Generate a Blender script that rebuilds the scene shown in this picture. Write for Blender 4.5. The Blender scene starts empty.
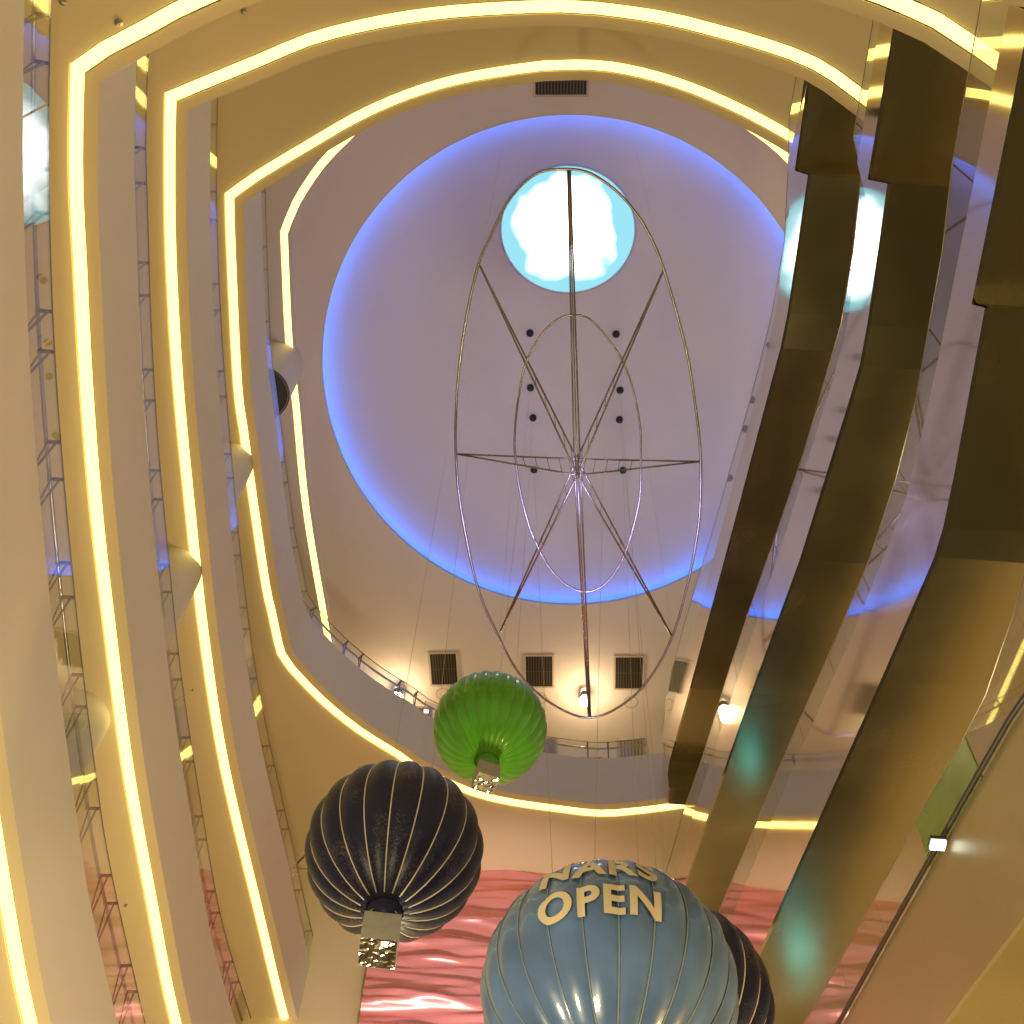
import bpy, bmesh, math, random
from mathutils import Vector, Matrix
random.seed(7)
SC = bpy.context.scene
COL = SC.collection
# ------------------------------------------------------------------ camera
FL = 1450.0
CAMZ = 1.6
def cam_basis(zx=562, zy=-180):
    vx, vy = zx - 512, 512 - zy
    th = math.atan(math.hypot(vx, vy) / FL); rho = math.atan2(vx, vy)
    F = Vector((0, math.sin(th), math.cos(th))); U0 = Vector((0, -math.cos(th), math.sin(th))); R0 = Vector((1, 0, 0))
    return F, R0 * math.cos(rho) + U0 * math.sin(rho), U0 * math.cos(rho) - R0 * math.sin(rho)
F, R, U = cam_basis()
CAM = Vector((0, 0, CAMZ))
def ray(x, y): return F + R * ((x - 512) / FL) + U * ((512 - y) / FL)
def P(x, y, z):                       # where the sight line meets the level z
    d = ray(x, y); return CAM + d * ((z - CAMZ) / d.z)
def Q(x, y, plane_y):                 # where the sight line meets a wall at plane_y
    d = ray(x, y); return CAM + d * (plane_y / d.y)
cd = bpy.data.cameras.new('camera'); cam = bpy.data.objects.new('camera', cd); COL.objects.link(cam)
cd.sensor_width = 36; cd.sensor_fit = 'HORIZONTAL'; cd.lens = FL * 36 / 1024; cd.clip_end = 300
M = Matrix((R, U, -F)).transposed().to_4x4(); M.translation = CAM
cam.matrix_world = M
SC.camera = cam
vs = SC.view_settings
SC.display_settings.display_device = 'sRGB'
vs.view_transform = 'Standard'; vs.look = 'None'; vs.gamma = 1; vs.exposure = .32; vs.use_curve_mapping = False

# ------------------------------------------------------------------ materials
def new_mat(name):
    m = bpy.data.materials.new(name); m.use_nodes = True
    nt = m.node_tree; nt.nodes.clear()
    out = nt.nodes.new('ShaderNodeOutputMaterial')
    return m, nt, out
def pbr(name, col, rough=.5, metal=0, var=.06, scale=3, bump=0, bscale=20, coat=0, rvar=0, detail=3):
    m, nt, out = new_mat(name)
    b = nt.nodes.new('ShaderNodeBsdfPrincipled'); nt.links.new(b.outputs[0], out.inputs[0])
    tc = nt.nodes.new('ShaderNodeTexCoord')
    n = nt.nodes.new('ShaderNodeTexNoise'); n.inputs['Scale'].default_value = scale; n.inputs['Detail'].default_value = detail
    nt.links.new(tc.outputs['Object'], n.inputs['Vector'])
    r = nt.nodes.new('ShaderNodeValToRGB')
    r.color_ramp.elements[0].position = .3; r.color_ramp.elements[1].position = .7
    r.color_ramp.elements[0].color = tuple(c * (1 - var) for c in col) + (1,)
    r.color_ramp.elements[1].color = tuple(min(1, c * (1 + var)) for c in col) + (1,)
    nt.links.new(n.outputs['Fac'], r.inputs[0]); nt.links.new(r.outputs[0], b.inputs['Base Color'])
    b.inputs['Roughness'].default_value = rough; b.inputs['Metallic'].default_value = metal
    if coat: b.inputs['Coat Weight'].default_value = coat; b.inputs['Coat Roughness'].default_value = .06
    if bump:
        n2 = nt.nodes.new('ShaderNodeTexNoise'); n2.inputs['Scale'].default_value = bscale; n2.inputs['Detail'].default_value = 2
        nt.links.new(tc.outputs['Object'], n2.inputs['Vector'])
        bp = nt.nodes.new('ShaderNodeBump'); bp.inputs['Strength'].default_value = bump; bp.inputs['Distance'].default_value = .05
        nt.links.new(n2.outputs['Fac'], bp.inputs['Height']); nt.links.new(bp.outputs[0], b.inputs['Normal'])
    if rvar:
        mp = nt.nodes.new('ShaderNodeMapRange'); mp.inputs['To Min'].default_value = rough; mp.inputs['To Max'].default_value = rough + rvar
        nt.links.new(n.outputs['Fac'], mp.inputs['Value']); nt.links.new(mp.outputs[0], b.inputs['Roughness'])
    return m
def emit(name, col, s):
    m, nt, out = new_mat(name)
    e = nt.nodes.new('ShaderNodeEmission'); e.inputs[0].default_value = tuple(col) + (1,); e.inputs[1].default_value = s
    nt.links.new(e.outputs[0], out.inputs[0]); return m
def glass(name, tint=(.95, .97, .95), boost=1.0):
    m, nt, out = new_mat(name)
    t = nt.nodes.new('ShaderNodeBsdfTransparent'); t.inputs[0].default_value = tint + (1,)
    g = nt.nodes.new('ShaderNodeBsdfGlossy'); g.inputs['Roughness'].default_value = 0.01; g.inputs[0].default_value = (1, 1, 1, 1)
    ge = nt.nodes.new('ShaderNodeNewGeometry'); dt = nt.nodes.new('ShaderNodeVectorMath'); dt.operation = 'DOT_PRODUCT'
    nt.links.new(ge.outputs['Normal'], dt.inputs[0]); nt.links.new(ge.outputs['Incoming'], dt.inputs[1])
    prev = dt.outputs['Value']
    for op, val in (('ABSOLUTE', 0), ('SUBTRACT', None), ('POWER', 5), ('MULTIPLY', .96 * boost), ('ADD', .04 * boost)):
        mu = nt.nodes.new('ShaderNodeMath'); mu.operation = op; mu.use_clamp = True
        if val is None: mu.inputs[0].default_value = 1; nt.links.new(prev, mu.inputs[1])
        else: nt.links.new(prev, mu.inputs[0]); mu.inputs[1].default_value = val
        prev = mu.outputs[0]
    mx = nt.nodes.new('ShaderNodeMixShader')
    nt.links.new(mu.outputs[0], mx.inputs[0]); nt.links.new(t.outputs[0], mx.inputs[1]); nt.links.new(g.outputs[0], mx.inputs[2])
    nt.links.new(mx.outputs[0], out.inputs[0]); return m
MT = {}
MT['plaster'] = pbr('cream_plaster', (.72, .59, .36), .75, var=.02, scale=.5)
MT['fascia'] = pbr('pale_fascia_paint', (.63, .56, .49), .6, var=.02, scale=.5)
MT['ceiling'] = pbr('ceiling_paint', (.68, .60, .57), .85, var=.02, scale=.4)
MT['dome'] = pbr('dome_paint', (.68, .66, .80), .85, var=.03, scale=.5)  # lavender tint puts some of the blue cove glow into the colour
MT['strip'] = emit('warm_led_strip', (1, .80, .21), 2.6)
MT['blue'] = emit('blue_led', (.03, .25, 1.0), 12)
MT['lip'] = pbr('dome_lip_paint', (.5, .5, .6), .6)
MT['metal'] = pbr('brushed_steel', (.45, .40, .36), .28, 1, var=.1, scale=6)
MT['dark_metal'] = pbr('dark_bracket_metal', (.16, .14, .13), .45, .7)
MT['frame_metal'] = pbr('aged_nickel_tube', (.38, .33, .33), .25, 1, var=.1)
MT['bronze'] = pbr('bronze_soffit_sheet', (.54, .46, .27), .2, 1, var=.12, scale=.6, bump=.03, bscale=1.2, rvar=.12)
MT['mirror'] = pbr('polished_gold_steel', (.74, .65, .53), .07, 1, var=.03, scale=.7, bump=.02, bscale=.9)
MT['brushed'] = pbr('brushed_gold_steel', (.42, .34, .20), .38, .7, var=.05, scale=.6)
MT['glass'] = glass('clear_balustrade_glass', boost=1.0)
MT['green_glass'] = glass('green_film_glass', (.30, .42, .10), 1.0)
MT['black'] = pbr('matte_black', (.012, .012, .012), .6)
MT['grille'] = pbr('vent_grille_metal', (.10, .075, .05), .5, .3)
MT['pale_grille'] = pbr('pale_grille', (.22, .19, .17), .6)  # lighter grille copy; reflection of the glass in front put into the colour
MT['vent_frame'] = pbr('vent_frame_paint', (.5, .42, .34), .6)
MT['cord'] = pbr('grey_cord', (.42, .37, .32), .7)
MT['bulb'] = emit('hot_white_bulb', (1, .86, .55), 60)
MT['stone'] = pbr('brown_stone_floor', (.11, .075, .035), .3, var=.3, scale=.8)
MT['tread'] = pbr('ribbed_tread_metal', (.15, .15, .15), .5, .8)
MT['rubber'] = pbr('black_rubber_handrail', (.02, .018, .016), .35)
MT['foil'] = pbr('crinkled_silver_foil', (.52, .53, .54), .12, 1, bump=.9, bscale=8, var=.3)
MT['box'] = pbr('grey_basket_card', (.42, .40, .37), .55, .2, var=.1, scale=8)
MT['letters'] = pbr('cream_lettering', (.66, .55, .36), .5)
MT['lamp_white'] = emit('white_lamp', (.9, 1, .95), 2.5)
MT['teal'] = emit('teal_lamp', (.08, .85, 1), 12)
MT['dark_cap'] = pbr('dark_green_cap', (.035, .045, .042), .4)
MT['green_board'] = pbr('green_board', (.085, .165, .012), .25)  # opaque panel colour standing in for a green reflection
# speckled night-blue balloon skin
def navy():
    m, nt, out = new_mat('glittered_navy_skin')
    b = nt.nodes.new('ShaderNodeBsdfPrincipled'); nt.links.new(b.outputs[0], out.inputs[0])
    tc = nt.nodes.new('ShaderNodeTexCoord')
    n1 = nt.nodes.new('ShaderNodeTexNoise'); n1.inputs['Scale'].default_value = 2.2; n1.inputs['Detail'].default_value = 3
    n2 = nt.nodes.new('ShaderNodeTexNoise'); n2.inputs['Scale'].default_value = 55; n2.inputs['Detail'].default_value = 4
    for n in (n1, n2): nt.links.new(tc.outputs['Object'], n.inputs['Vector'])
    ad = nt.nodes.new('ShaderNodeMath'); ad.operation = 'MULTIPLY'
    nt.links.new(n1.outputs['Fac'], ad.inputs[0]); nt.links.new(n2.outputs['Fac'], ad.inputs[1])
    r = nt.nodes.new('ShaderNodeValToRGB'); e = r.color_ramp.elements
    e[0].position = .27; e[0].color = (.008, .009, .042, 1); e[1].position = .5; e[1].color = (.15, .11, .08, 1)
    nt.links.new(ad.outputs[0], r.inputs[0]); nt.links.new(r.outputs[0], b.inputs['Base Color'])
    b.inputs['Roughness'].default_value = .42; b.inputs['Metallic'].default_value = .15
    bp = nt.nodes.new('ShaderNodeBump'); bp.inputs['Strength'].default_value = .25; bp.inputs['Distance'].default_value = .01
    nt.links.new(n2.outputs['Fac'], bp.inputs['Height']); nt.links.new(bp.outputs[0], b.inputs['Normal'])
    return m
MT['navy'] = navy()
MT['navy_seam'] = pbr('pale_gold_seam', (.72, .64, .48), .45)
MT['blue_skin'] = pbr('blue_glazed_skin', (.085, .165, .345), .34, .0, var=.2, scale=3, bump=.12, bscale=5, coat=.5)
MT['blue_seam'] = pbr('grey_blue_seam', (.20, .25, .27), .5)
MT['green_skin'] = pbr('green_glazed_skin', (.075, .36, .004), .32, 0, var=.15, scale=3, coat=.6, bump=.08, bscale=5)
MT['green_seam'] = pbr('light_green_seam', (.16, .36, .05), .4)
MT['pink'] = pbr('pink_satin', (.84, .33, .34), .30, .3, var=.10, scale=.7)

# ------------------------------------------------------------------ mesh helpers
class MB:
    def __init__(s): s.v = []; s.f = []; s.mi = []
    def add(s, vs, fs, mi=0):
        b = len(s.v); s.v += [tuple(v) for v in vs]
        s.f += [tuple(b + i for i in f) for f in fs]; s.mi += [mi] * len(fs)
    def box(s, c, sx, sy, sz, ax=None, mi=0):
        A = ax or (Vector((1, 0, 0)), Vector((0, 1, 0)), Vector((0, 0, 1)))
        c = Vector(c); vs = []
        for k in (-1, 1):
            for j in (-1, 1):
                for i in (-1, 1): vs.append(c + A[0] * (i * sx / 2) + A[1] * (j * sy / 2) + A[2] * (k * sz / 2))
        s.add(vs, [(0, 2, 3, 1), (4, 5, 7, 6), (0, 1, 5, 4), (2, 6, 7, 3), (0, 4, 6, 2), (1, 3, 7, 5)], mi)
    def tube(s, pts, r, n=8, closed=False, mi=0):
        pts = [Vector(p) for p in pts]; N = len(pts); vs = []
        up = None
        for i, p in enumerate(pts):
            if closed: t = pts[(i + 1) % N] - pts[i - 1]
            else: t = pts[min(i + 1, N - 1)] - pts[max(i - 1, 0)]
            t.normalize()
            if up is None: up = Vector((0, 0, 1)) if abs(t.z) < .9 else Vector((1, 0, 0))
            a = t.cross(up); a.normalize(); b = a.cross(t); b.normalize(); up = b
            rr = r[i] if isinstance(r, (list, tuple)) else r
            for k in range(n):
                w = 2 * math.pi * k / n; vs.append(p + a * (rr * math.cos(w)) + b * (rr * math.sin(w)))
        fs = []
        for i in range(N if closed else N - 1):
            j = (i + 1) % N
            for k in range(n): fs.append((i * n + k, i * n + (k + 1) % n, j * n + (k + 1) % n, j * n + k))
        if not closed:
            fs.append(tuple(range(n - 1, -1, -1))); fs.append(tuple((N - 1) * n + k for k in range(n)))
        s.add(vs, fs, mi)
    def lathe(s, prof, c, n=32, mi=0, rad=None):
        c = Vector(c); vs = []
        for r, z in prof:
            for k in range(n):
                w = 2 * math.pi * k / n; q = r * (rad(w, r, z) if rad else 1)
                vs.append(c + Vector((q * math.cos(w), q * math.sin(w), z)))
        fs = [(i * n + k, i * n + (k + 1) % n, (i + 1) * n + (k + 1) % n, (i + 1) * n + k) for i in range(len(prof) - 1) for k in range(n)]
        s.add(vs, fs, mi)
    def build(s, name, mats, parent=None, smooth=False, rel=None):
        me = bpy.data.meshes.new(name)
        off = parent.matrix_world.translation if parent is not None else Vector((0, 0, 0))
        if rel is not None: off = rel
        me.from_pydata([tuple(Vector(v) - off) for v in s.v], [], s.f); 
        for m in (mats if isinstance(mats, (list, tuple)) else [mats]): me.materials.append(m)
        me.polygons.foreach_set('material_index', s.mi)
        if smooth: me.polygons.foreach_set('use_smooth', [True] * len(me.polygons))
        bm = bmesh.new(); bm.from_mesh(me); bmesh.ops.recalc_face_normals(bm, faces=bm.faces); bm.to_mesh(me); bm.free()
        me.update()
        o = bpy.data.objects.new(name, me); COL.objects.link(o)
        if parent is not None: o.parent = parent
        elif rel is not None: o.location = rel; o.matrix_world = Matrix.Translation(rel)
        return o
def empty(name, loc=(0, 0, 0)):
    o = bpy.data.objects.new(name, None); COL.objects.link(o); o.location = loc; o.empty_display_size = .2
    o.matrix_world = Matrix.Translation(loc); return o
def tag(o, label=None, cat=None, group=None, kind=None):
    if label: o['label'] = label
    if cat: o['category'] = cat
    if group: o['group'] = group
    if kind: o['kind'] = kind
    return o
def catmull(pts, step, closed=False):
    N = len(pts); out = []
    for i in range(N if closed else N - 1):
        if closed: a, b, c, d = pts[i - 1], pts[i], pts[(i + 1) % N], pts[(i + 2) % N]
        else: a, b, c, d = pts[max(i - 1, 0)], pts[i], pts[i + 1], pts[min(i + 2, N - 1)]
        n = max(1, int((c - b).length / step))
        for k in range(n):
            t = k / n
            out.append(.5 * ((2 * b) + (c - a) * t + (2 * a - 5 * b + 4 * c - d) * t * t + (3 * b - a - 3 * c + d) * t ** 3))
    if not closed: out.append(pts[-1].copy())
    return out
def offset(pts, d):                    # d > 0: towards the open middle of the atrium
    out = []; N = len(pts)
    for i, p in enumerate(pts):
        ns = []
        for a, b in ((i - 1, i), (i, i + 1)):
            if a >= 0 and b < N:
                t = pts[b] - pts[a]
                if t.length > 1e-6: t.normalize(); ns.append(Vector((-t.y, t.x, 0)))
        n = sum(ns, Vector()) ; n.normalize()
        k = 1 / max(.6, n.dot(ns[0]))
        out.append(p + n * (d * k))
    return out
def resample(pts, step):
    out = [pts[0].copy()]; acc = 0
    for i in range(len(pts) - 1):
        L = (pts[i + 1] - pts[i]).length
        n = max(1, round(L / step))
        for k in range(1, n + 1): out.append(pts[i].lerp(pts[i + 1], k / n))
    return out
def lengths(pts):
    L = [0]
    for i in range(1, len(pts)): L.append(L[-1] + (pts[i] - pts[i - 1]).length)
    return L
def at_len(pts, L, s):
    s = min(max(s, 0), L[-1])
    for i in range(1, len(L)):
        if s <= L[i] + 1e-9:
            t = (s - L[i - 1]) / max(1e-9, L[i] - L[i - 1]); p = pts[i - 1].lerp(pts[i], t)
            d = pts[i] - pts[i - 1]; d.normalize(); return p, d
    return pts[-1], (pts[-1] - pts[-2]).normalized()
def sub(pts, L, a, b):
    out = [at_len(pts, L, a)[0]]
    out += [pts[i] for i in range(len(pts)) if a + .02 < L[i] < b - .02]
    out.append(at_len(pts, L, b)[0]); return out
def band(mb, A, zA, B, zB, mi=0):      # ribbon between two plan curves at two heights
    n = len(A)
    vs = [Vector((p.x, p.y, zA)) for p in A] + [Vector((p.x, p.y, zB)) for p in B]
    mb.add(vs, [(i, i + 1, n + i + 1, n + i) for i in range(n - 1)], mi)

# ------------------------------------------------------------------ galleries (levels of the atrium)
ZL = {0: 14.4, 1: 18.9, 2: 23.4, 3: 28.0, 4: 33.1}
ZC = 33.35                              # ceiling
# each level: traced runs, '|' = corner
RUN = {
 0: [[(70, 1200), (22, 1024), (0, 915), (-30, 730), (-62, 480), (-80, 250), (-86, 60), (-86, -60)], [(-86, -60), (-40, -110), (60, -190), (250, -280), (500, -320), (760, -280), (960, -180), (1150, -60), (1300, 60)]],
 1: [[(205, 1130), (170, 1024), (144, 896), (121, 768), (104, 640), (89, 512), (78.5, 384), (71.5, 256), (68, 192), (67.5, 128), (69, 63)], [(69, 63), (100, 41), (140, 20), (172, 2), (260, -35), (380, -68), (500, -82), (620, -78), (740, -55), (850, -25), (915, 0), (943, 13), (985, 41), (1060, 98), (1130, 165)]],
 2: [[(310, 1120), (280, 1020), (255, 918), (219.5, 768), (199, 640), (184.5, 512), (172, 384), (164.5, 256), (163, 160), (164, 92)], [(164, 92), (212, 72), (256, 54), (306, 33), (356, 19.5), (406, 10), (456, 4), (512, .5), (562, -1), (597, 1), (662, 10), (712, 22), (768, 38), (818, 57), (862, 87), (930, 145), (990, 220)]],
 3: [[(760, 796), (690, 807.5), (637, 814.5), (600, 817), (562, 813), (512, 806), (481, 799), (456, 790), (411, 769), (396, 758), (356, 733), (318, 702), (288, 671)], [(288, 671), (277, 655), (267, 612), (261, 585), (250, 512), (244, 470), (238.5, 430), (232.5, 384), (226, 256), (224, 193)], [(224, 193), (256, 170), (306, 140), (356, 111), (406, 89), (456, 74), (512, 64), (543, 60), (574, 59), (612, 61), (662, 72), (712, 90), (768, 117), (820, 150), (880, 205)]],
 4: [[(352, 800), (325, 642), (303, 512), (292, 403), (285, 339), (281, 256), (280, 232)], [(280, 232), (293, 200), (318, 162), (343, 136), (364, 118), (450, 66), (560, 44), (670, 70), (735, 112), (785, 149), (835, 205)]],
}
CURVE = {}
for n, runs in RUN.items():
    pts = []
    for r in runs:
        c = catmull([P(x, y, ZL[n]) for x, y in r], .3)
        pts += c if not pts else c[1:]
    CURVE[n] = pts
ORD = {0: 'lowest', 1: 'second-lowest', 2: 'third', 3: 'uppermost'}
UP = {0: 1.75, 1: 1.66, 2: 1.62, 3: 1.72}
GTS = {0: 1.0, 1: .82, 2: .78, 3: .75}
for n in range(4):
    z = ZL[n]; C = CURVE[n]; up = UP[n]
    o2, o3 = offset(C, .2), offset(C, .36)
    far = offset(C, -.25); far2 = [p.copy() for p in C]
    # outward edge of the deck: push straight away from the void
    out = []
    cx = sum(p.x for p in C) / len(C); cy = 12.0
    for p, q in zip(C, offset(C, -1)):
        d = q - p; d.z = 0; d.normalize(); out.append(p + d * 7.5)
    slab = empty('gallery_slab', (0, 0, z)); tag(slab, kind='structure')
    tag(slab, 'cream %s gallery slab with pale rounded front and lit slot' % ORD[n])
    mb = MB(); band(mb, out, z, far, z); band(mb, far, z, C, z); band(mb, C, z, C, z + .09)
    band(mb, out, z + .9, offset(C, .2), z + .9); band(mb, out, z, out, z + .9)
    mb.build('soffit', MT['plaster'], slab)
    mb = MB()
    band(mb, o2, z + .09, o2, z - .01); band(mb, o2, z - .01, o3, z - .01); 
    mb.build('lower_lip', MT['plaster'], slab)
    mb = MB()
    band(mb, o3, z - .01, o3, z + up); band(mb, o3, z + up, o2, z + up); band(mb, o2, z + up, o2, z + .9)
    mb.build('fascia', MT['fascia'], slab)
    mb = MB(); q0, q1, q2, q3 = offset(C, .015), offset(C, .06), offset(C, .13), offset(C, .18); band(mb, q0, z + .02, q1, z - .05); band(mb, q1, z - .05, q2, z - .05); band(mb, q2, z - .05, q3, z + .02)
    s = mb.build('cove_light', MT['strip'], rel=Vector((0, 0, z)))
    tag(s, 'warm glowing light strip in the edge slot of the %s gallery' % ORD[n], 'strip light')
    # glass balustrade
    keep = [i for i, p in enumerate(C) if p.x < 3.66]
    CB = C[keep[0]:keep[-1] + 1]
    G = offset(CB, .29); L = lengths(G); zb = z + up
    bal = empty('glass_balustrade', (G[len(G) // 2].x, G[len(G) // 2].y, zb))
    tag(bal, 'clear glass balustrade with steel handrail on the %s gallery edge' % ORD[n], 'balustrade')
    a = .3; step = 2.6
    H = offset(CB, .14)
    GT = GTS[n]
    while a < L[-1] - .3:
        b = min(a + step - .03, L[-1] - .1)
        seg = sub(G, L, a, b); seg2 = offset(seg, .015)
        mb = MB(); band(mb, seg, zb - .25, seg, zb + GT); band(mb, seg2, zb - .25, seg2, zb + GT); band(mb, seg, zb + GT, seg2, zb + GT)
        mb.build('glass_panel', MT['glass'], bal)
        a += step
    mb = MB(); mb.tube([Vector((p.x, p.y, zb + GT)) for p in offset(G, .008)], .009, 5); mb.build('top_edge', MT['dark_metal'], bal, True)
    mb = MB(); mb.tube([Vector((p.x, p.y, zb + GT - .03)) for p in H], .026, 8); mb.build('handrail', MT['metal'], bal, True)
    a = .9; k = 0
    while a < L[-1] - .3:
        p, d = at_len(G, L, a); nn = Vector((-d.y, d.x, 0))
        h = p - nn * .03
        mb = MB()
        mb.box(Vector((h.x, h.y, zb + GT / 2 - .08)), .032, .012, GT + .1, (d, nn, Vector((0, 0, 1))))
        mb.box(Vector((p.x - nn.x * .08, p.y - nn.y * .08, zb + GT - .03)), .04, .19, .022, (d, nn, Vector((0, 0, 1))))
        mb.tube([Vector((h.x, h.y, zb - .1)), Vector((h.x, h.y, zb + GT - .05)) - nn * .1], .011, 6)
        mb.build('post', MT['dark_metal'], bal)
        a += (.48, 1.12)[k % 2]; k += 1
# bulkhead ring under the ceiling
C = CURVE[4]; z = ZL[4]
out = [p + (q - p).normalized() * 7.5 for p, q in zip(C, offset(C, -1))]
mb = MB(); band(mb, out, z, C, z); band(mb, C, z, C, z + .07); o2 = offset(C, .17); o3 = offset(C, .2)
band(mb, o2, z + .07, o2, z - .01); band(mb, o2, z - .01, o3, z - .01); band(mb, o3, z - .01, o3, ZC)
b = mb.build('trim_1', MT['fascia'], rel=Vector((0, 0, z))); tag(b, kind='structure')
mb = MB(); band(mb, C, z + .06, o2, z + .06); s = mb.build('cove_light', MT['strip'], rel=Vector((0, 0, z)))
tag(s, 'slim warm light strip along the ceiling edge, above every gallery', 'strip light')
# round column behind the left gallery edges
colp = Vector((-5.68, 12.0, 0))
for z0, z1 in ((ZL[0] + .9, ZL[1] + .07), (ZL[1] + .9, ZL[2] + .07), (ZL[2] + .9, ZL[3] + .07)):
    mb = MB(); cc = colp if z0 > 16 else colp - Vector((.30, 0, 0))
    mb.lathe([(.001, z0), (.45, z0), (.45, z1), (.001, z1)], cc, 40)
    tag(mb.build('column', MT['fascia'], rel=Vector((cc.x, cc.y, z0))), kind='structure')
dc = P(277, 363, ZC); dc.z = ZC - 2.0
mb = MB(); mb.lathe([(.58, .03), (.60, .0), (.62, .04), (.62, 2.0)], dc, 48)
dr = mb.build('ceiling_drum', MT['fascia'], rel=dc); tag(dr, 'pale round drum hanging from the ceiling edge on the left, dark underneath', 'ceiling drum')
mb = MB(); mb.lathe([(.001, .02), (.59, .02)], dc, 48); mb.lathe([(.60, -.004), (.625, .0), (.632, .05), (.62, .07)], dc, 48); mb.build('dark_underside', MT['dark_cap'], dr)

# ------------------------------------------------------------------ ceiling, dome, skylight
def ell(cx, cy, rx, ry, z, n=144):
    return [P(cx + rx * math.cos(2 * math.pi * k / n), cy + ry * math.sin(2 * math.pi * k / n), z) for k in range(n)]
E0 = ell(571, 360, 249, 245, ZC)
ctr = sum(E0, Vector()) / len(E0)
def scale_loop(Lp, k, z): return [Vector((ctr.x + (p.x - ctr.x) * k, ctr.y + (p.y - ctr.y) * k, z)) for p in Lp]
X0, X1, Y0, Y1 = -15, 15, -7, 33
outer = []
for p in E0:
    d = Vector((p.x - ctr.x, p.y - ctr.y, 0))
    tx = ((X1 if d.x > 0 else X0) - ctr.x) / d.x if abs(d.x) > 1e-6 else 1e9
    ty = ((Y1 if d.y > 0 else Y0) - ctr.y) / d.y if abs(d.y) > 1e-6 else 1e9
    t = min(tx, ty); outer.append(Vector((ctr.x + d.x * t, ctr.y + d.y * t, ZC)))
def loopband(mb, A, B, mi=0):
    n = len(A); mb.add(list(A) + list(B), [(i, (i + 1) % n, n + (i + 1) % n, n + i) for i in range(n)], mi)
up1 = scale_loop(E0, 1.0, ZC + .10)
mb = MB(); loopband(mb, E0, outer)
ceil = mb.build('ceiling', MT['ceiling'], rel=Vector((0, 0, ZC))); tag(ceil, kind='structure')
mb = MB(); loopband(mb, E0, up1); mb.build('recess_lip', MT['lip'], ceil)
mb = MB(); lipo = scale_loop(E0, 1.07, ZC + .10); loopband(mb, up1, lipo)
wallu = scale_loop(E0, 1.07, ZC + .34); loopband(mb, lipo, wallu)
inn = scale_loop(E0, 1.0, ZC + .40); loopband(mb, wallu, inn)
ZD = ZC + .42
SK = ell(568, 229, 67.5, 64, ZD)
# dome disc with the skylight hole
sc = sum(SK, Vector()) / len(SK)
hole = []
for p in inn:                            # matching order by angle about the skylight
    hole.append(p)
SKs = sorted(SK, key=lambda p: math.atan2(p.y - sc.y, p.x - sc.x))
INs = []
for p in SKs:                            # ray from skylight centre to the recess edge
    d = Vector((p.x - sc.x, p.y - sc.y)); d.normalize(); best = None
    for i in range(len(inn)):
        a, b2 = inn[i], inn[(i + 1) % len(inn)]
        ex, ey = b2.x - a.x, b2.y - a.y
        den = d.x * ey - d.y * ex
        if abs(den) < 1e-9: continue
        t = ((a.x - sc.x) * ey - (a.y - sc.y) * ex) / den
        u = ((a.x - sc.x) * d.y - (a.y - sc.y) * d.x) / den
        if t > 0 and -1e-6 <= u <= 1 + 1e-6: best = t
    INs.append(Vector((sc.x + d.x * best, sc.y + d.y * best, ZC + .40)))
loopband(mb, SKs, INs)
mb.build('recess_dome', MT['dome'], ceil)
mb = MB(); tubeL = scale_loop(E0, 1.045, ZC + .14); mb.tube(tubeL, .025, 6, True)
tag(mb.build('cove_light', MT['blue'], rel=Vector((ctr.x, ctr.y, ZC))), 'blue light ring hidden in the rim of the round ceiling recess', 'strip light')
def sky_mat():
    m, nt, out = new_mat('bright_sky_through_skylight')
    tc = nt.nodes.new('ShaderNodeTexCoord'); ln = nt.nodes.new('ShaderNodeVectorMath'); ln.operation = 'LENGTH'
    nt.links.new(tc.outputs['Object'], ln.inputs[0])
    n = nt.nodes.new('ShaderNodeTexNoise'); n.inputs['Scale'].default_value = 1.3; n.inputs['Detail'].default_value = 1.5
    nt.links.new(tc.outputs['Object'], n.inputs['Vector'])
    a = nt.nodes.new('ShaderNodeMath'); a.operation = 'MULTIPLY_ADD'; a.inputs[1].default_value = .9; nt.links.new(n.outputs['Fac'], a.inputs[0]); nt.links.new(ln.outputs['Value'], a.inputs[2])
    r = nt.nodes.new('ShaderNodeValToRGB'); e = r.color_ramp.elements
    mp = nt.nodes.new('ShaderNodeMapRange'); mp.inputs['From Min'].default_value = 0; mp.inputs['From Max'].default_value = 2.2
    nt.links.new(a.outputs[0], mp.inputs['Value'])
    e[0].position = .34; e[0].color = (6.5, 6.8, 7.2, 1); e[1].position = .76; e[1].color = (.27, .64, .76, 1)
    nt.links.new(mp.outputs[0], r.inputs[0])
    em = nt.nodes.new('ShaderNodeEmission'); em.inputs[1].default_value = 1.0
    nt.links.new(r.outputs[0], em.inputs[0]); nt.links.new(em.outputs[0], out.inputs[0]); return m
mb = MB(); top = [Vector((p.x, p.y, ZD + .04)) for p in SKs]
mb.add(top, [tuple(range(len(top)))])
sk = mb.build('window_1', sky_mat(), rel=Vector((sc.x, sc.y, ZD + .04))); tag(sk, 'round white skylight with pale cyan rim in the ceiling recess', kind='structure')
mb = MB(); mb.tube([Vector((p.x, p.y, ZD - .005)) for p in SKs], .028, 6, True); mb.build('window_frame', MT['lip'], sk, True)

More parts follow.
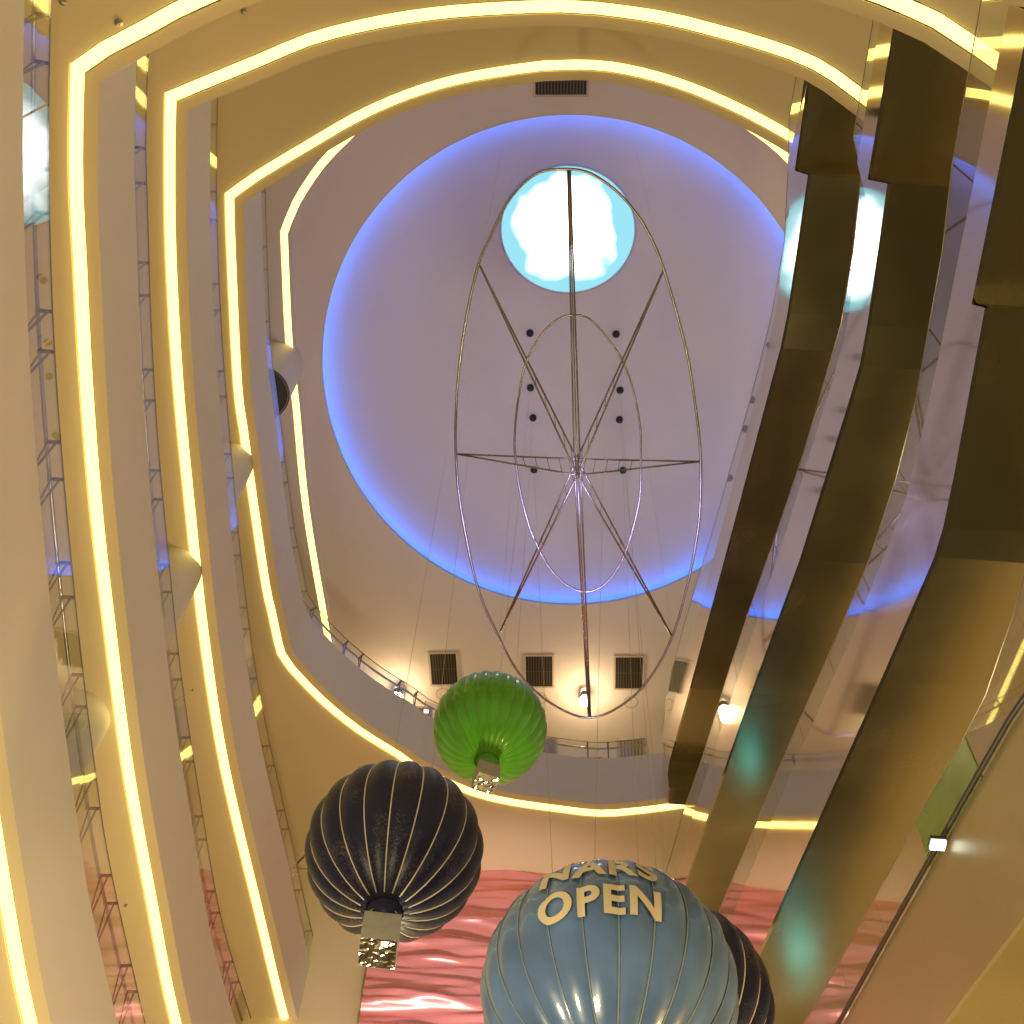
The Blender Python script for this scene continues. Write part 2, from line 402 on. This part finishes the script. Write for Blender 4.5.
# ------------------------------------------------------------------ ceiling vents, speakers, spotlights, pulleys
def vent(px, label, n=10, rows=2, fw=.05, z=ZC, group=None):
    pale = fw < .03  # vents behind glass: its reflection is painted in as paler colours
    q = [P(x, y, z - .005) for x, y in px]      # tl, tr, br, bl
    c = sum(q, Vector()) / 4
    ax = (q[1] - q[0] + q[2] - q[3]); w = ax.length / 2; ax.normalize(); ay = Vector((-ax.y, ax.x, 0)); az = Vector((0, 0, 1))
    h = abs(((q[3] - q[0]) + (q[2] - q[1])).dot(ay)) / 2
    e = empty('air_vent', c); tag(e, label, 'vent', group)
    A = (ax, ay, az)
    mb = MB()
    for s in (-1, 1):
        mb.box(c + ay * (s * (h / 2 + fw / 2)), w + 2 * fw, fw, .05, A); mb.box(c + ax * (s * (w / 2 + fw / 2)), fw, h, .05, A)
    mb.build('frame', MT['vent_frame'], e)
    mb = MB(); mb.box(c + Vector((0, 0, -.008)), w, h, .012, A); mb.build('backing', MT['vent_frame'] if pale else MT['black'], e)
    mb = MB()
    for k in range(1, n): mb.box(c + ax * (w * (k / n - .5)) + Vector((0, 0, -.024)), w / n * .42, h, .012, A)
    for k in range(1, rows): mb.box(c + ay * (h * (k / rows - .5)) + Vector((0, 0, -.026)), w, .02, .014, A)
    mb.build('grille', MT['pale_grille'] if pale else MT['grille'], e)
    return e
vent([(431, 654), (456.5, 653), (457, 684), (431, 684)], 'leftmost square ceiling vent of the row, above the green balloon\'s left shoulder')
vent([(525.5, 656), (552, 656), (552.5, 686), (526.5, 686)], 'middle square ceiling vent of the row, just above and right of the green balloon')
vent([(615.5, 657), (642.5, 657), (642.5, 688), (615.5, 688)], 'rightmost square ceiling vent of the row, right of the bright central spotlight')
vent([(535.5, 77.5), (586.5, 77), (586.5, 94.5), (535.5, 94.5)], 'wide dark rectangular ceiling vent above the blue-rimmed recess', 16, 1)
vent([(541, 738), (557, 738), (557, 757), (541, 757)], 'pale ceiling vent seen through the balustrade beside the green balloon', 8, 1, .02)
vent([(618, 740), (645, 739), (645, 762), (618, 763)], 'pale ceiling vent seen through the balustrade right of centre', 8, 1, .02)
vent([(580, 757), (602, 757), (602, 770), (580, 770)], 'pale ceiling vent half hidden below the balustrade rail', 8, 1, .02)
for (x, y), lab in (((443, 694), 'faint ring of a ceiling speaker below the leftmost vent'), ((540, 698), 'faint ring of a ceiling speaker below the middle vent'), ((631, 702), 'faint ring of a ceiling speaker below the rightmost vent')):
    c = P(x, y, ZC); mb = MB(); mb.lathe([(.15, -.012), (.19, -.012), (.19, .002)], c, 28); mb.lathe([(.0005, -.006), (.15, -.006), (.15, -.012)], c, 28, 1)
    tag(mb.build('ceiling_speaker', [MT['vent_frame'], MT['ceiling']], rel=c), lab, 'speaker')
def spotlight(px, z, label, power, col=(1, .62, .25), r=.17, body=True):
    c = P(px[0], px[1], z); e = empty('spotlight', c); tag(e, label, 'spotlight')
    mb = MB(); mb.lathe([(r * .4, .3), (r * .7, .26), (r * .8, .08), (r * .7, .06), (r * .5, .1)], c, 20); mb.tube([c + Vector((0, 0, .26)), Vector((c.x, c.y, ZC))], .02, 8); mb.build('housing', MT['dark_metal'], e, True)
    mb = MB(); mb.lathe([(r * .02 + r * .8 * math.sin(k * math.pi / 10), -.04 - r * .8 * math.cos(k * math.pi / 10)) for k in range(9)], c, 20); mb.build('bulb', MT['bulb'], e, True)
    ld = bpy.data.lights.new('spotlight_beam', 'POINT'); ld.energy = power; ld.color = col; ld.shadow_soft_size = .12
    lo = bpy.data.objects.new('spotlight_beam', ld); COL.objects.link(lo); lo.parent = e; lo.location = (0, 0, -.36)
spotlight((397, 697), ZC - .4, 'glaring white spotlight above the left part of the far balustrade', 34)
spotlight((585, 700), ZC - .4, 'glaring white spotlight in line with the frame\'s long spine', 34)
c = P(424, 712, ZC - .5); e = empty('ceiling_floodlight', c); tag(e, 'small boxy floodlight tucked at the left edge of the green balloon', 'floodlight')
mb = MB(); mb.box(c, .42, .28, .10); mb.tube([c, Vector((c.x, c.y, ZC))], .02, 6); mb.build('housing', MT['metal'], e)
mb = MB(); mb.box(c + Vector((0.06, -.06, -.055)), .12, .09, .02); mb.build('lens', MT['lamp_white'], e)
PUL = [(530, 333), (616, 334), (530.5, 387.5), (620, 390), (533, 417.5), (619.5, 419.5), (534, 469.5), (623, 470)]
for i, (x, y) in enumerate(PUL):
    c = P(x, y, ZD - .02); row = ('top', 'second', 'third', 'bottom')[i // 2]; side = ('left', 'right')[i % 2]
    mb = MB(); mb.lathe([(.06, .06), (.085, .03), (.085, -.05), (.06, -.09), (.0005, -.09)], c, 16)
    tag(mb.build('ceiling_pulley', MT['black'], rel=c, smooth=True), 'black ceiling pulley in the %s row on the %s of the frame spine' % (row, side), 'pulley')

# ------------------------------------------------------------------ hanging oval frame
ZF = 24.6
outpx = [(566, 169), (544, 171), (527, 180), (512, 196), (501, 214), (489, 240), (478, 266), (466, 320), (458, 380), (455.5, 430), (457, 475), (461.5, 512), (473, 570), (484, 605), (497, 633), (511, 661), (527, 683), (549, 702), (574, 715), (592, 717.5), (612, 711), (637, 693), (657, 667), (674, 632), (687, 587), (697, 537), (700.5, 500), (700.5, 455), (696, 410), (686, 349), (664, 270), (647, 230), (629, 204), (609, 185), (587, 172)]
innpx = [(573, 315), (558, 319), (541, 335), (526, 363), (518, 401), (514.5, 440), (516, 462), (519, 486), (527, 519), (536, 543), (549, 567), (564, 583), (582, 591.5), (599, 588), (614, 574), (627, 548), (637, 512), (640.5, 490), (641, 450), (640, 425), (633, 390), (622, 360), (604, 334), (588, 318)]
outl = catmull([P(x, y, ZF) for x, y in outpx], .1, True); innl = catmull([P(x, y, ZF) for x, y in innpx], .1, True)
hub = P(577, 459, ZF); hub2 = Vector((hub.x, hub.y, ZF - .68))
fr = empty('hanging_frame', hub); tag(fr, 'large hanging oval metal tube frame with an inner oval and crossed trusses', 'hanging frame')
mb = MB(); mb.tube(outl, .024, 8, True); mb.build('outer_ring', MT['frame_metal'], fr, True)
mb = MB(); mb.tube(innl, .019, 8, True); mb.build('inner_ring', MT['frame_metal'], fr, True)
for a, b, split in (((480, 266), (672, 636), 0), ((663, 271), (500, 632), 0), ((457, 454), (700, 461.5), 0), ((569, 169), (589.5, 717.5), 1)):
    A, B = P(*a, ZF), P(*b, ZF); d = (B - A).normalized(); sd = Vector((-d.y, d.x, 0))
    mb = MB()
    if split:
        for s in (-1, 1): mb.tube([A + sd * (.02 * s), hub + sd * (.05 * s), B + sd * (.02 * s)], .015, 8)
        mb.tube([A, hub2, B], .012, 8)
    else:
        mb.tube([A, hub, B], .017, 8); mb.tube([A, hub2, B], .017, 8)
    for e0 in (A, B):
        for t in (.55, .65, .75, .85, .93):
            mb.tube([e0.lerp(hub, t), e0.lerp(hub2, t + .025)], .007, 6)
    mb.build('truss', MT['frame_metal'], fr, True)
mb = MB(); mb.tube([hub + Vector((0, 0, .15)), hub2 - Vector((0, 0, .05))], .04, 12); mb.build('hub', MT['frame_metal'], fr, True)
for x, y in ((480, 266), (663, 271), (672, 636), (500, 632)):
    p = P(x, y, ZF); mb = MB(); mb.tube([p, Vector((p.x, p.y, ZC if y > 600 else ZD - .0))], .0022, 5); mb.build('suspension_cable', MT['cord'], fr)

# ------------------------------------------------------------------ escalators on the right
def at_y(prof, y):
    for (a, za), (b, zb) in zip(prof, prof[1:]):
        if a <= y <= b: return za + (zb - za) * (y - a) / max(1e-9, b - a)
    return prof[-1][1] if y > prof[-1][0] else prof[0][1]
def escalator(x, bot, clad, gls, label, green=None, W=1.7):
    D = 1.6
    bot = [(y, z + D) for y, z in bot]; clad = [(y, z + D) for y, z in clad]; gls = [(y, z + D) for y, z in gls]
    e = empty('escalator', (x, bot[0][0], bot[0][1])); tag(e, label, 'escalator')
    # polished cladding on both flanks: polygon bounded by underside and clad line
    for nm, xx, th in (('side_panel', x, .04), ('side_panel', x + W, -.04)):
        ys = sorted(set([y for y, _ in bot] + [y for y, _ in clad]))
        ys = [y for y in ys if bot[0][0] <= y <= bot[-1][0]]
        mb = MB(); low = []; 
        poly = bot + [(y, z) for y, z in reversed(clad) if bot[0][0] - .01 <= y <= bot[-1][0] + .01]
        n = len(poly)
        mb.add([(xx, y, z) for y, z in poly] + [(xx + th, y, z) for y, z in poly], [tuple(range(n)), tuple(range(2 * n - 1, n - 1, -1))] + [(i, (i + 1) % n, n + (i + 1) % n, n + i) for i in range(n)])
        mb.build(nm, MT['brushed'] if green else MT['mirror'], e)
    mb = MB(); n = len(bot)
    mb.add([(x + .04, y, z + .004) for y, z in bot] + [(x + W - .04, y, z + .004) for y, z in bot], [(i, i + 1, n + i + 1, n + i) for i in range(n - 1)])
    mb.add([(x + .04, y, z + .06) for y, z in bot] + [(x + W - .04, y, z + .06) for y, z in bot], [(i, i + 1, n + i + 1, n + i) for i in range(n - 1)])
    mb.build('underside', MT['bronze'], e)
    mb = MB(); n = len(clad)
    mb.add([(x + .05, y, z - .12) for y, z in clad] + [(x + W - .05, y, z - .12) for y, z in clad], [(i, i + 1, n + i + 1, n + i) for i in range(n - 1)])
    mb.build('step_band', MT['tread'], e)
    for sx in (x + .06, x + W - .06):
        ys = [clad[0][0]]; y = clad[0][0]
        cuts = [clad[0][0]]
        while cuts[-1] < clad[-1][0] - 1.4: cuts.append(cuts[-1] + (1.6 if not green else 1.525))
        cuts[-1] = clad[-1][0]
        for i in range(len(cuts) - 1):
            a, b = cuts[i] + .012, cuts[i + 1] - .012
            yy = sorted([a, b] + [q for q, _ in clad + gls if a < q < b])
            vsl = [(sx, q, at_y(clad, q) - .05) for q in yy] + [(sx, q, at_y(gls, q)) for q in yy]
            m = len(yy); mb = MB()
            for dx in (0, .012): mb.add([(v[0] + dx, v[1], v[2]) for v in vsl], [(k, k + 1, m + k + 1, m + k) for k in range(m - 1)])
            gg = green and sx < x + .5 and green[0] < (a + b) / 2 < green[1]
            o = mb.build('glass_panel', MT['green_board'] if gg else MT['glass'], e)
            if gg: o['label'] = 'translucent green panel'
        yy = [q for q, _ in gls]
        mb = MB(); mb.tube([(sx, q, z) for q, z in gls], .006, 6); mb.build('glass_edge', MT['metal'], e, True)
    if green:
        mb = MB(); mb.tube([(x - .03, q, z + .04) for q, z in clad], .026, 8); mb.build('handrail', MT['rubber'], e, True)
    return e
def ramp(y0, z0, y1, z1, n=6): return [(y0 + (y1 - y0) * k / n, z0 + (z1 - z0) * k / n) for k in range(n + 1)]
escalator(3.83, [(3.2, 21.84), (4.47, 21.78), (4.29, 20.68), (6.3, 20.62), (6.9, 20.76), (7.64, 21.12), (10.15, 22.3), (15.58, 24.95), (18.4, 26.40), (18.75, 26.42), (18.76, 25.95), (19.2, 25.95)],
          [(3.0, 22.55), (4.5, 22.5), (5.0, 21.75), (6.6, 21.6), (7.7, 22.0), (10.2, 23.2), (15.6, 26.0), (18.2, 27.4), (19.2, 27.4)],
          [(3.0, 23.2), (4.0, 23.3), (4.6, 22.75), (5.6, 22.12), (6.8, 22.25), (7.74, 22.65), (9.05, 23.35), (10.26, 24.1), (11.71, 24.95), (13.8, 26.3), (15.55, 27.4), (17.36, 28.4), (18.4, 28.6), (19.2, 28.6)],
          'innermost mirrored escalator, highest of the stack, ending at the far gallery')
escalator(3.92, [(1.6, 17.36), (3.60, 17.33), (3.42, 16.33), (5.0, 16.1), (5.5, 16.12), (5.97, 16.3), (8.77, 17.5), (12.07, 19.3), (18.05, 22.4), (20.4, 23.5), (20.9, 23.5)],
          [(1.6, 18.1), (3.55, 18.05), (3.8, 17.25), (5.4, 17.1), (6.2, 17.4), (8.8, 18.6), (12.1, 20.3), (18.1, 23.4), (20.9, 24.6)],
          [(1.6, 18.75), (3.38, 18.8), (3.65, 18.0), (4.57, 17.72), (5.5, 17.7), (7.64, 18.62), (9.53, 19.68), (11.33, 20.75), (13.21, 21.8), (16.03, 23.2), (18.1, 24.4), (20.9, 25.7)],
          'middle mirrored escalator with dark bronze underside, second highest of the stack')
escalator(4.02, [(1.2, 12.86), (3.71, 12.80), (3.62, 12.41), (5.2, 12.27), (5.7, 12.26), (6.05, 12.33), (7.98, 13.2), (9.59, 13.95), (16.08, 17.0), (20.5, 19.1)],
          [(1.2, 13.5), (4.4, 13.47), (5.5, 13.52), (6.19, 13.65), (6.97, 14.02), (8.25, 14.6), (9.05, 15.05), (11.28, 16.24), (16.1, 18.6), (20.5, 20.7)],
          [(1.2, 14.6), (2.8, 14.5), (3.62, 14.25), (5.16, 14.15), (6.14, 14.31), (7.31, 14.72), (8.87, 15.55), (11.03, 16.75), (16.42, 19.6), (20.5, 21.7)],
          'broad bronze-bottomed mirrored escalator, third from the top of the stack')
escalator(4.1, [(1.0, 8.3), (3.5, 8.28), (3.51, 7.9), (4.9, 7.8), (5.4, 7.85), (7.24, 8.72), (9.15, 9.60), (14, 11.9), (20, 14.7)],
          [(1.0, 9.1), (4.4, 9.1), (5.4, 9.35), (6.23, 9.80), (7.20, 10.23), (9.36, 11.18), (11.83, 12.24), (20, 16.1)],
          [(1.0, 10.45), (5.07, 10.45), (5.59, 10.48), (6.52, 10.66), (7.27, 10.98), (8.27, 11.48), (9.35, 11.95), (10.95, 12.7), (12.37, 13.35), (20, 17.0)],
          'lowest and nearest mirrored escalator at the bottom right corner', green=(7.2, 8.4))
for esc, p in (('escalator.002', (5.10, 18.85, 21.75)), ('escalator.003', (5.62, 19.7, 17.9))):  # unseen teal lamps, added to make the teal glows on the undersides
    e = bpy.data.objects[esc]; mb = MB(); mb.lathe([(.001, -.1), (.09, -.05), (.1, .02), (.06, .08), (.001, .1)], Vector(p), 16); o = mb.build('comb_light', MT['teal'], e, True); o['label'] = 'small teal lamp'
# added glowing box standing in for a white reflection on the lowest escalator
d = ray(938, 845); c = CAM + d * (3.99 / d.x); e = empty('work_lamp', c); tag(e, 'small bright white lamp by the green glass panel', 'lamp')
mb = MB(); mb.box(c, .13, .10, .03); mb.build('lens', MT['lamp_white'], e)
mb = MB(); mb.box(c + Vector((0, 0, .035)), .15, .12, .04); mb.build('housing', MT['dark_metal'], e)

# ------------------------------------------------------------------ pink cloth on the far wall
PY = 21.86
random.seed(3)
fold = [(random.uniform(-2.6, 4.2), random.uniform(9, 26.5), random.uniform(.9, 2.6), random.uniform(.04, .13), random.uniform(.03, .085), random.uniform(-.14, .14)) for _ in range(680)]
nx, nz = 90, 330
x0, x1, z0, z1 = -2.32, 3.85, 13.0, ZL[3]
import collections
bins = collections.defaultdict(list)
for f in fold:
    for b in range(int((f[1] + 1.6 - .9) * 2), int((f[1] + 1.6 + .9) * 2) + 1): bins[b].append(f)
vs2 = []
for j in range(nz + 1):
    zz = z0 + (z1 - z0) * j / nz
    for i in range(nx + 1):
        xx = x0 + (x1 - x0) * i / nx; d = .04 * math.sin(zz * 2.1 + .5 * math.sin(xx * 1.1))
        for fx, fz, lx, lz, am, sl in bins[int(zz * 2)]:
            u = (xx - fx) / lx; w = (zz - fz - 1.6 - sl * (xx - fx)) / lz
            if abs(u) < 1.6 and abs(w) < 2.6: d += am * math.exp(-u * u * 1.6 - w * w)
        vs2.append((xx, PY - d, zz))
mb = MB(); n = nx + 1
mb.add(vs2, [(j * n + i, j * n + i + 1, (j + 1) * n + i + 1, (j + 1) * n + i) for j in range(nz) for i in range(nx)])
tag(mb.build('wall_drape', MT['pink'], rel=Vector((0, PY, z0)), smooth=True), 'wrinkled pink satin cloth hung on the far wall behind the balloons', 'drape')
mb = MB(); mb.box((0.5, PY + .35, 14.2), 24, .3, 27.5); tag(mb.build('wall_far', MT['plaster'], rel=Vector((0, PY + .35, 0))), kind='structure')

# ------------------------------------------------------------------ balloons
def env_prof(Rr, n=44):
    pr = []
    for k in range(n + 1):
        t = math.radians(1.5 + (168 - 1.5) * k / n)
        r = Rr * math.sin(t); z = Rr * math.cos(t)
        if z < 0: z *= 1 + .05 * (z / Rr) ** 2
        pr.append((r, z))
    return pr
def lobe(ng, amt, ex=.65):
    def f(w, r, z): return 1 - amt * (1 - abs(math.sin(ng * w / 2)) ** ex)
    return f
def balloon(px, Rr, depth, mats, ng, label, tops, rot=0.0, amt=.07, ex=.65, seam=.0085, box=.36, boxoff=(0, 0)):
    d = ray(*px); c = CAM + d * depth
    e = empty('balloon', c); tag(e, label, 'balloon')
    lb = lobe(ng, amt, ex); pr = env_prof(Rr)
    mb = MB(); mb.lathe(pr, c, ng * 10, 0, lambda w, r, z: lb(w - rot, r, z))
    for g in range(ng):
        w = rot + 2 * math.pi * g / ng
        k = 1 - amt * .72
        mb.tube([c + Vector((r * k * math.cos(w), r * k * math.sin(w), z * 1.002)) for r, z in pr[1::2]], seam * Rr, 5, mi=1)
    mb.build('envelope', mats, e, True)
    zb = pr[-1][1]; rb = pr[-1][0]
    mb = MB(); mb.lathe([(rb * .98, zb + .02), (rb * .8, zb - .07 * Rr), (rb * .72, zb - .17 * Rr), (rb * .66, zb - .17 * Rr), (rb * .7, zb - .06 * Rr), (rb * .6, zb + .06 * Rr)], c, 32); mb.build('mouth_skirt', mats[0], e, True)
    mb = MB(); mb.lathe([(.001, zb + .02), (rb * .68, zb + .02)], c, 24); mb.build('dark_opening', MT['black'], e)
    s = box * Rr / .8; zt = zb - .17 * Rr - .03
    bc = c + Vector((boxoff[0], boxoff[1], zt - s * .55))
    mb = MB(); 
    a = rot
    A = (Vector((math.cos(a), math.sin(a), 0)), Vector((-math.sin(a), math.cos(a), 0)), Vector((0, 0, 1)))
    h = s * 1.0; t = .02
    for k in (-1, 1):
        mb.box(bc + A[0] * (k * (s - t) / 2), t, s, h, A); mb.box(bc + A[1] * (k * (s - t) / 2), s - 2 * t, t, h, A)
    mb.build('basket', MT['box'], e)
    mb = MB(); mb.box(bc - Vector((0, 0, h / 2 - .012)), s * .98, s * .98, .03, A); o = mb.build('basket_base', MT['foil'], e); o['label'] = 'crinkled silver foil base'
    for ku in (-1, 1):
        for kv in (-1, 1):
            mb = MB(); w = c + Vector((0, 0, zb - .1 * Rr)) + (A[0] * ku + A[1] * kv) * (rb * .55)
            mb.tube([bc + A[0] * (ku * s * .46) + A[1] * (kv * s * .46) + Vector((0, 0, h / 2 - .02)), w], .006, 5); mb.build('basket_rope', MT['cord'], e)
    for tp in tops:
        q = P(tp[0], tp[1], ZD if len(tp) < 5 else ZC); st = c + Vector((tp[2] * Rr, tp[3] * Rr, math.sqrt(max(.01, 1 - tp[2] ** 2 - tp[3] ** 2)) * Rr * .96))
        mb = MB(); mb.tube([st, q], .0016 + .00008 * depth, 5); mb.build('suspension_cord', MT['cord'], e)
    return e, c
balloon((394.5, 850), .80, 13.0, [MT['navy'], MT['navy_seam']], 19, 'dark navy balloon with pale gold seams, over the pink drape', [(447, 450, -.2, .1), (468, 455, .3, .1)], rot=.05, box=.31)
balloon((490, 728), .80, 20.2, [MT['green_skin'], MT['green_seam']], 26, 'small bright green balloon, highest of the balloons', [(530.5, 387.5, .1, 0), (533, 417.5, .4, .1)], rot=.3, box=.29, amt=.05)
eb, cb = balloon((609, 991), .80, 9.0, [MT['blue_skin'], MT['blue_seam']], 22, 'large pale blue balloon with cream lettering, nearest to us', [(534, 469.5, -.42, .1), (604, 436, -.1, .0), (623, 470, .3, .1), (620, 390, .5, .3)], rot=.12, amt=.035, ex=.9, seam=.006)
balloon((667, 1007), .80, 10.9, [MT['navy'], MT['navy_seam']], 24, 'dark balloon mostly hidden behind the pale blue balloon', [(619.5, 419.5, .1, 0)], rot=.2)
# lettering on the blue balloon
def lettering(text, lat0, lat1, lon_c, lon_w, name):
    cu = bpy.data.curves.new(name, 'FONT'); cu.body = text; cu.size = 1; cu.offset = .034; cu.resolution_u = 6; cu.space_character = 1.12
    to = bpy.data.objects.new(name, cu); COL.objects.link(to)
    bpy.context.view_layer.update()
    me = bpy.data.meshes.new_from_object(to.evaluated_get(bpy.context.evaluated_depsgraph_get()))
    bpy.data.objects.remove(to)
    bm = bmesh.new(); bm.from_mesh(me)
    xs = [v.co.x for v in bm.verts]; ys = [v.co.y for v in bm.verts]
    xa, xb, ya, yb = min(xs), max(xs), min(ys), max(ys)
    for k in range(1, 60): bmesh.ops.bisect_plane(bm, geom=bm.verts[:] + bm.edges[:] + bm.faces[:], plane_co=(xa + (xb - xa) * k / 60, 0, 0), plane_no=(1, 0, 0))
    for k in range(1, 12): bmesh.ops.bisect_plane(bm, geom=bm.verts[:] + bm.edges[:] + bm.faces[:], plane_co=(0, ya + (yb - ya) * k / 12, 0), plane_no=(0, 1, 0))
    lb = lobe(22, .035, .9)
    az = math.atan2(-cb.y, -cb.x)
    for v in bm.verts:
        u = (v.co.x - xa) / (xb - xa) - .5; w = (v.co.y - ya) / (yb - ya)
        lon = az + math.radians(lon_c + lon_w * u); lat = math.radians(lat0 + (lat1 - lat0) * w)
        k = .80 * (.45 + .55 * lb(lon - .12, 1, 0))
        z = .80 * math.sin(lat); z *= (1 + .05 * math.sin(lat) ** 2) if lat < 0 else 1
        v.co = Vector((k * math.cos(lat) * math.cos(lon), k * math.cos(lat) * math.sin(lon), z)) + Vector((math.cos(lat) * math.cos(lon), math.cos(lat) * math.sin(lon), math.sin(lat))) * .011
    bm.to_mesh(me); bm.free(); me.materials.clear(); me.materials.append(MT['letters'])
    o = bpy.data.objects.new(name, me); COL.objects.link(o); o.parent = eb; return o
o = lettering('OPEN', -14, 3, -3, 55, 'lettering'); o['label'] = 'cream letters of the lower line'
o = lettering('NARS', 10, 27, -3, 55, 'lettering'); o['label'] = 'cream letters of the upper line'

# ------------------------------------------------------------------ sprinklers on the slab undersides
for (x, y), n, lab in (((119, 23), 1, 'round sprinkler head by the upper left corner of the second-lowest gallery'), ((63, 1), 1, 'sprinkler head at the very top left under the second-lowest gallery'), ((244, 11), 2, 'sprinkler head on the cream underside of the third gallery, upper left'),
                       ((193, 690), 2, 'tiny sprinkler head under the third gallery beside its light strip'), ((126, 905), 1, 'tiny sprinkler head under the second-lowest gallery, lower left')):
    c = P(x, y, ZL[n]); k = 1.0 if y < 100 else .5
    mb = MB(); mb.lathe([(.05 * k, .0), (.05 * k, -.012), (.02 * k, -.016), (.02 * k, -.05 * k), (.035 * k, -.055 * k), (.0005, -.06 * k)], c, 16)
    tag(mb.build('ceiling_sprinkler', MT['metal'], rel=c, smooth=True), lab, 'sprinkler')

# ------------------------------------------------------------------ ground floor and light
mb = MB(); mb.box((0, 12, -.1), 40, 44, .2); tag(mb.build('floor', MT['stone'], rel=Vector((0, 12, 0))), kind='structure')
w = bpy.data.worlds.new('hall_glow'); SC.world = w; w.use_nodes = True
bg = w.node_tree.nodes['Background']; bg.inputs[0].default_value = (1, .83, .50, 1); bg.inputs[1].default_value = .40
def lamp(name, kind, loc, energy, col, size=1, rot=None):
    ld = bpy.data.lights.new(name, kind); ld.energy = energy; ld.color = col
    if kind == 'AREA': ld.shape = 'DISK'; ld.size = size
    else: ld.shadow_soft_size = size
    o = bpy.data.objects.new(name, ld); COL.objects.link(o); o.location = loc
    if rot: o.rotation_euler = rot
    return o
lamp('hall_lamp', 'POINT', (-2, 4, 5), 650, (1, .82, .47), .5)  # added unseen fill lights brightening the hall, no known fixtures
lamp('hall_lamp', 'POINT', (0, 14, 8), 1700, (1, .82, .47), .5)
lamp('hall_lamp', 'POINT', (7, 6, 4), 1500, (1, .62, .24), .5)  # unseen orange fill, added to warm the third escalator's underside
def spot(loc, to, energy, col, ang, r=.12):
    o = lamp('drape_spot', 'SPOT', loc, energy, col, r); o.data.spot_size = math.radians(ang); o.data.spot_blend = .6  # unseen fill spots, added to brighten the pink cloth
    o.rotation_euler = (Vector(to) - Vector(loc)).to_track_quat('-Z', 'Y').to_euler()
spot((-1.4, 17.4, 15.5), (-.8, 21.8, 22.6), 1300, (1, .80, .80), 44)
spot((2.0, 17.4, 15.5), (1.4, 21.8, 22.6), 1300, (1, .80, .80), 44)
o = lamp('dome_wash_spot', 'SPOT', (1.3, 13.2, 19.6), 960, (.42, .42, 1), .5)  # unseen blue fill, added to turn the ceiling recess lavender
o.data.spot_size = math.radians(72); o.data.spot_blend = .6
o.rotation_euler = (Vector((1.1, 11.2, 33)) - Vector((1.3, 13.2, 19.6))).to_track_quat('-Z', 'Y').to_euler()
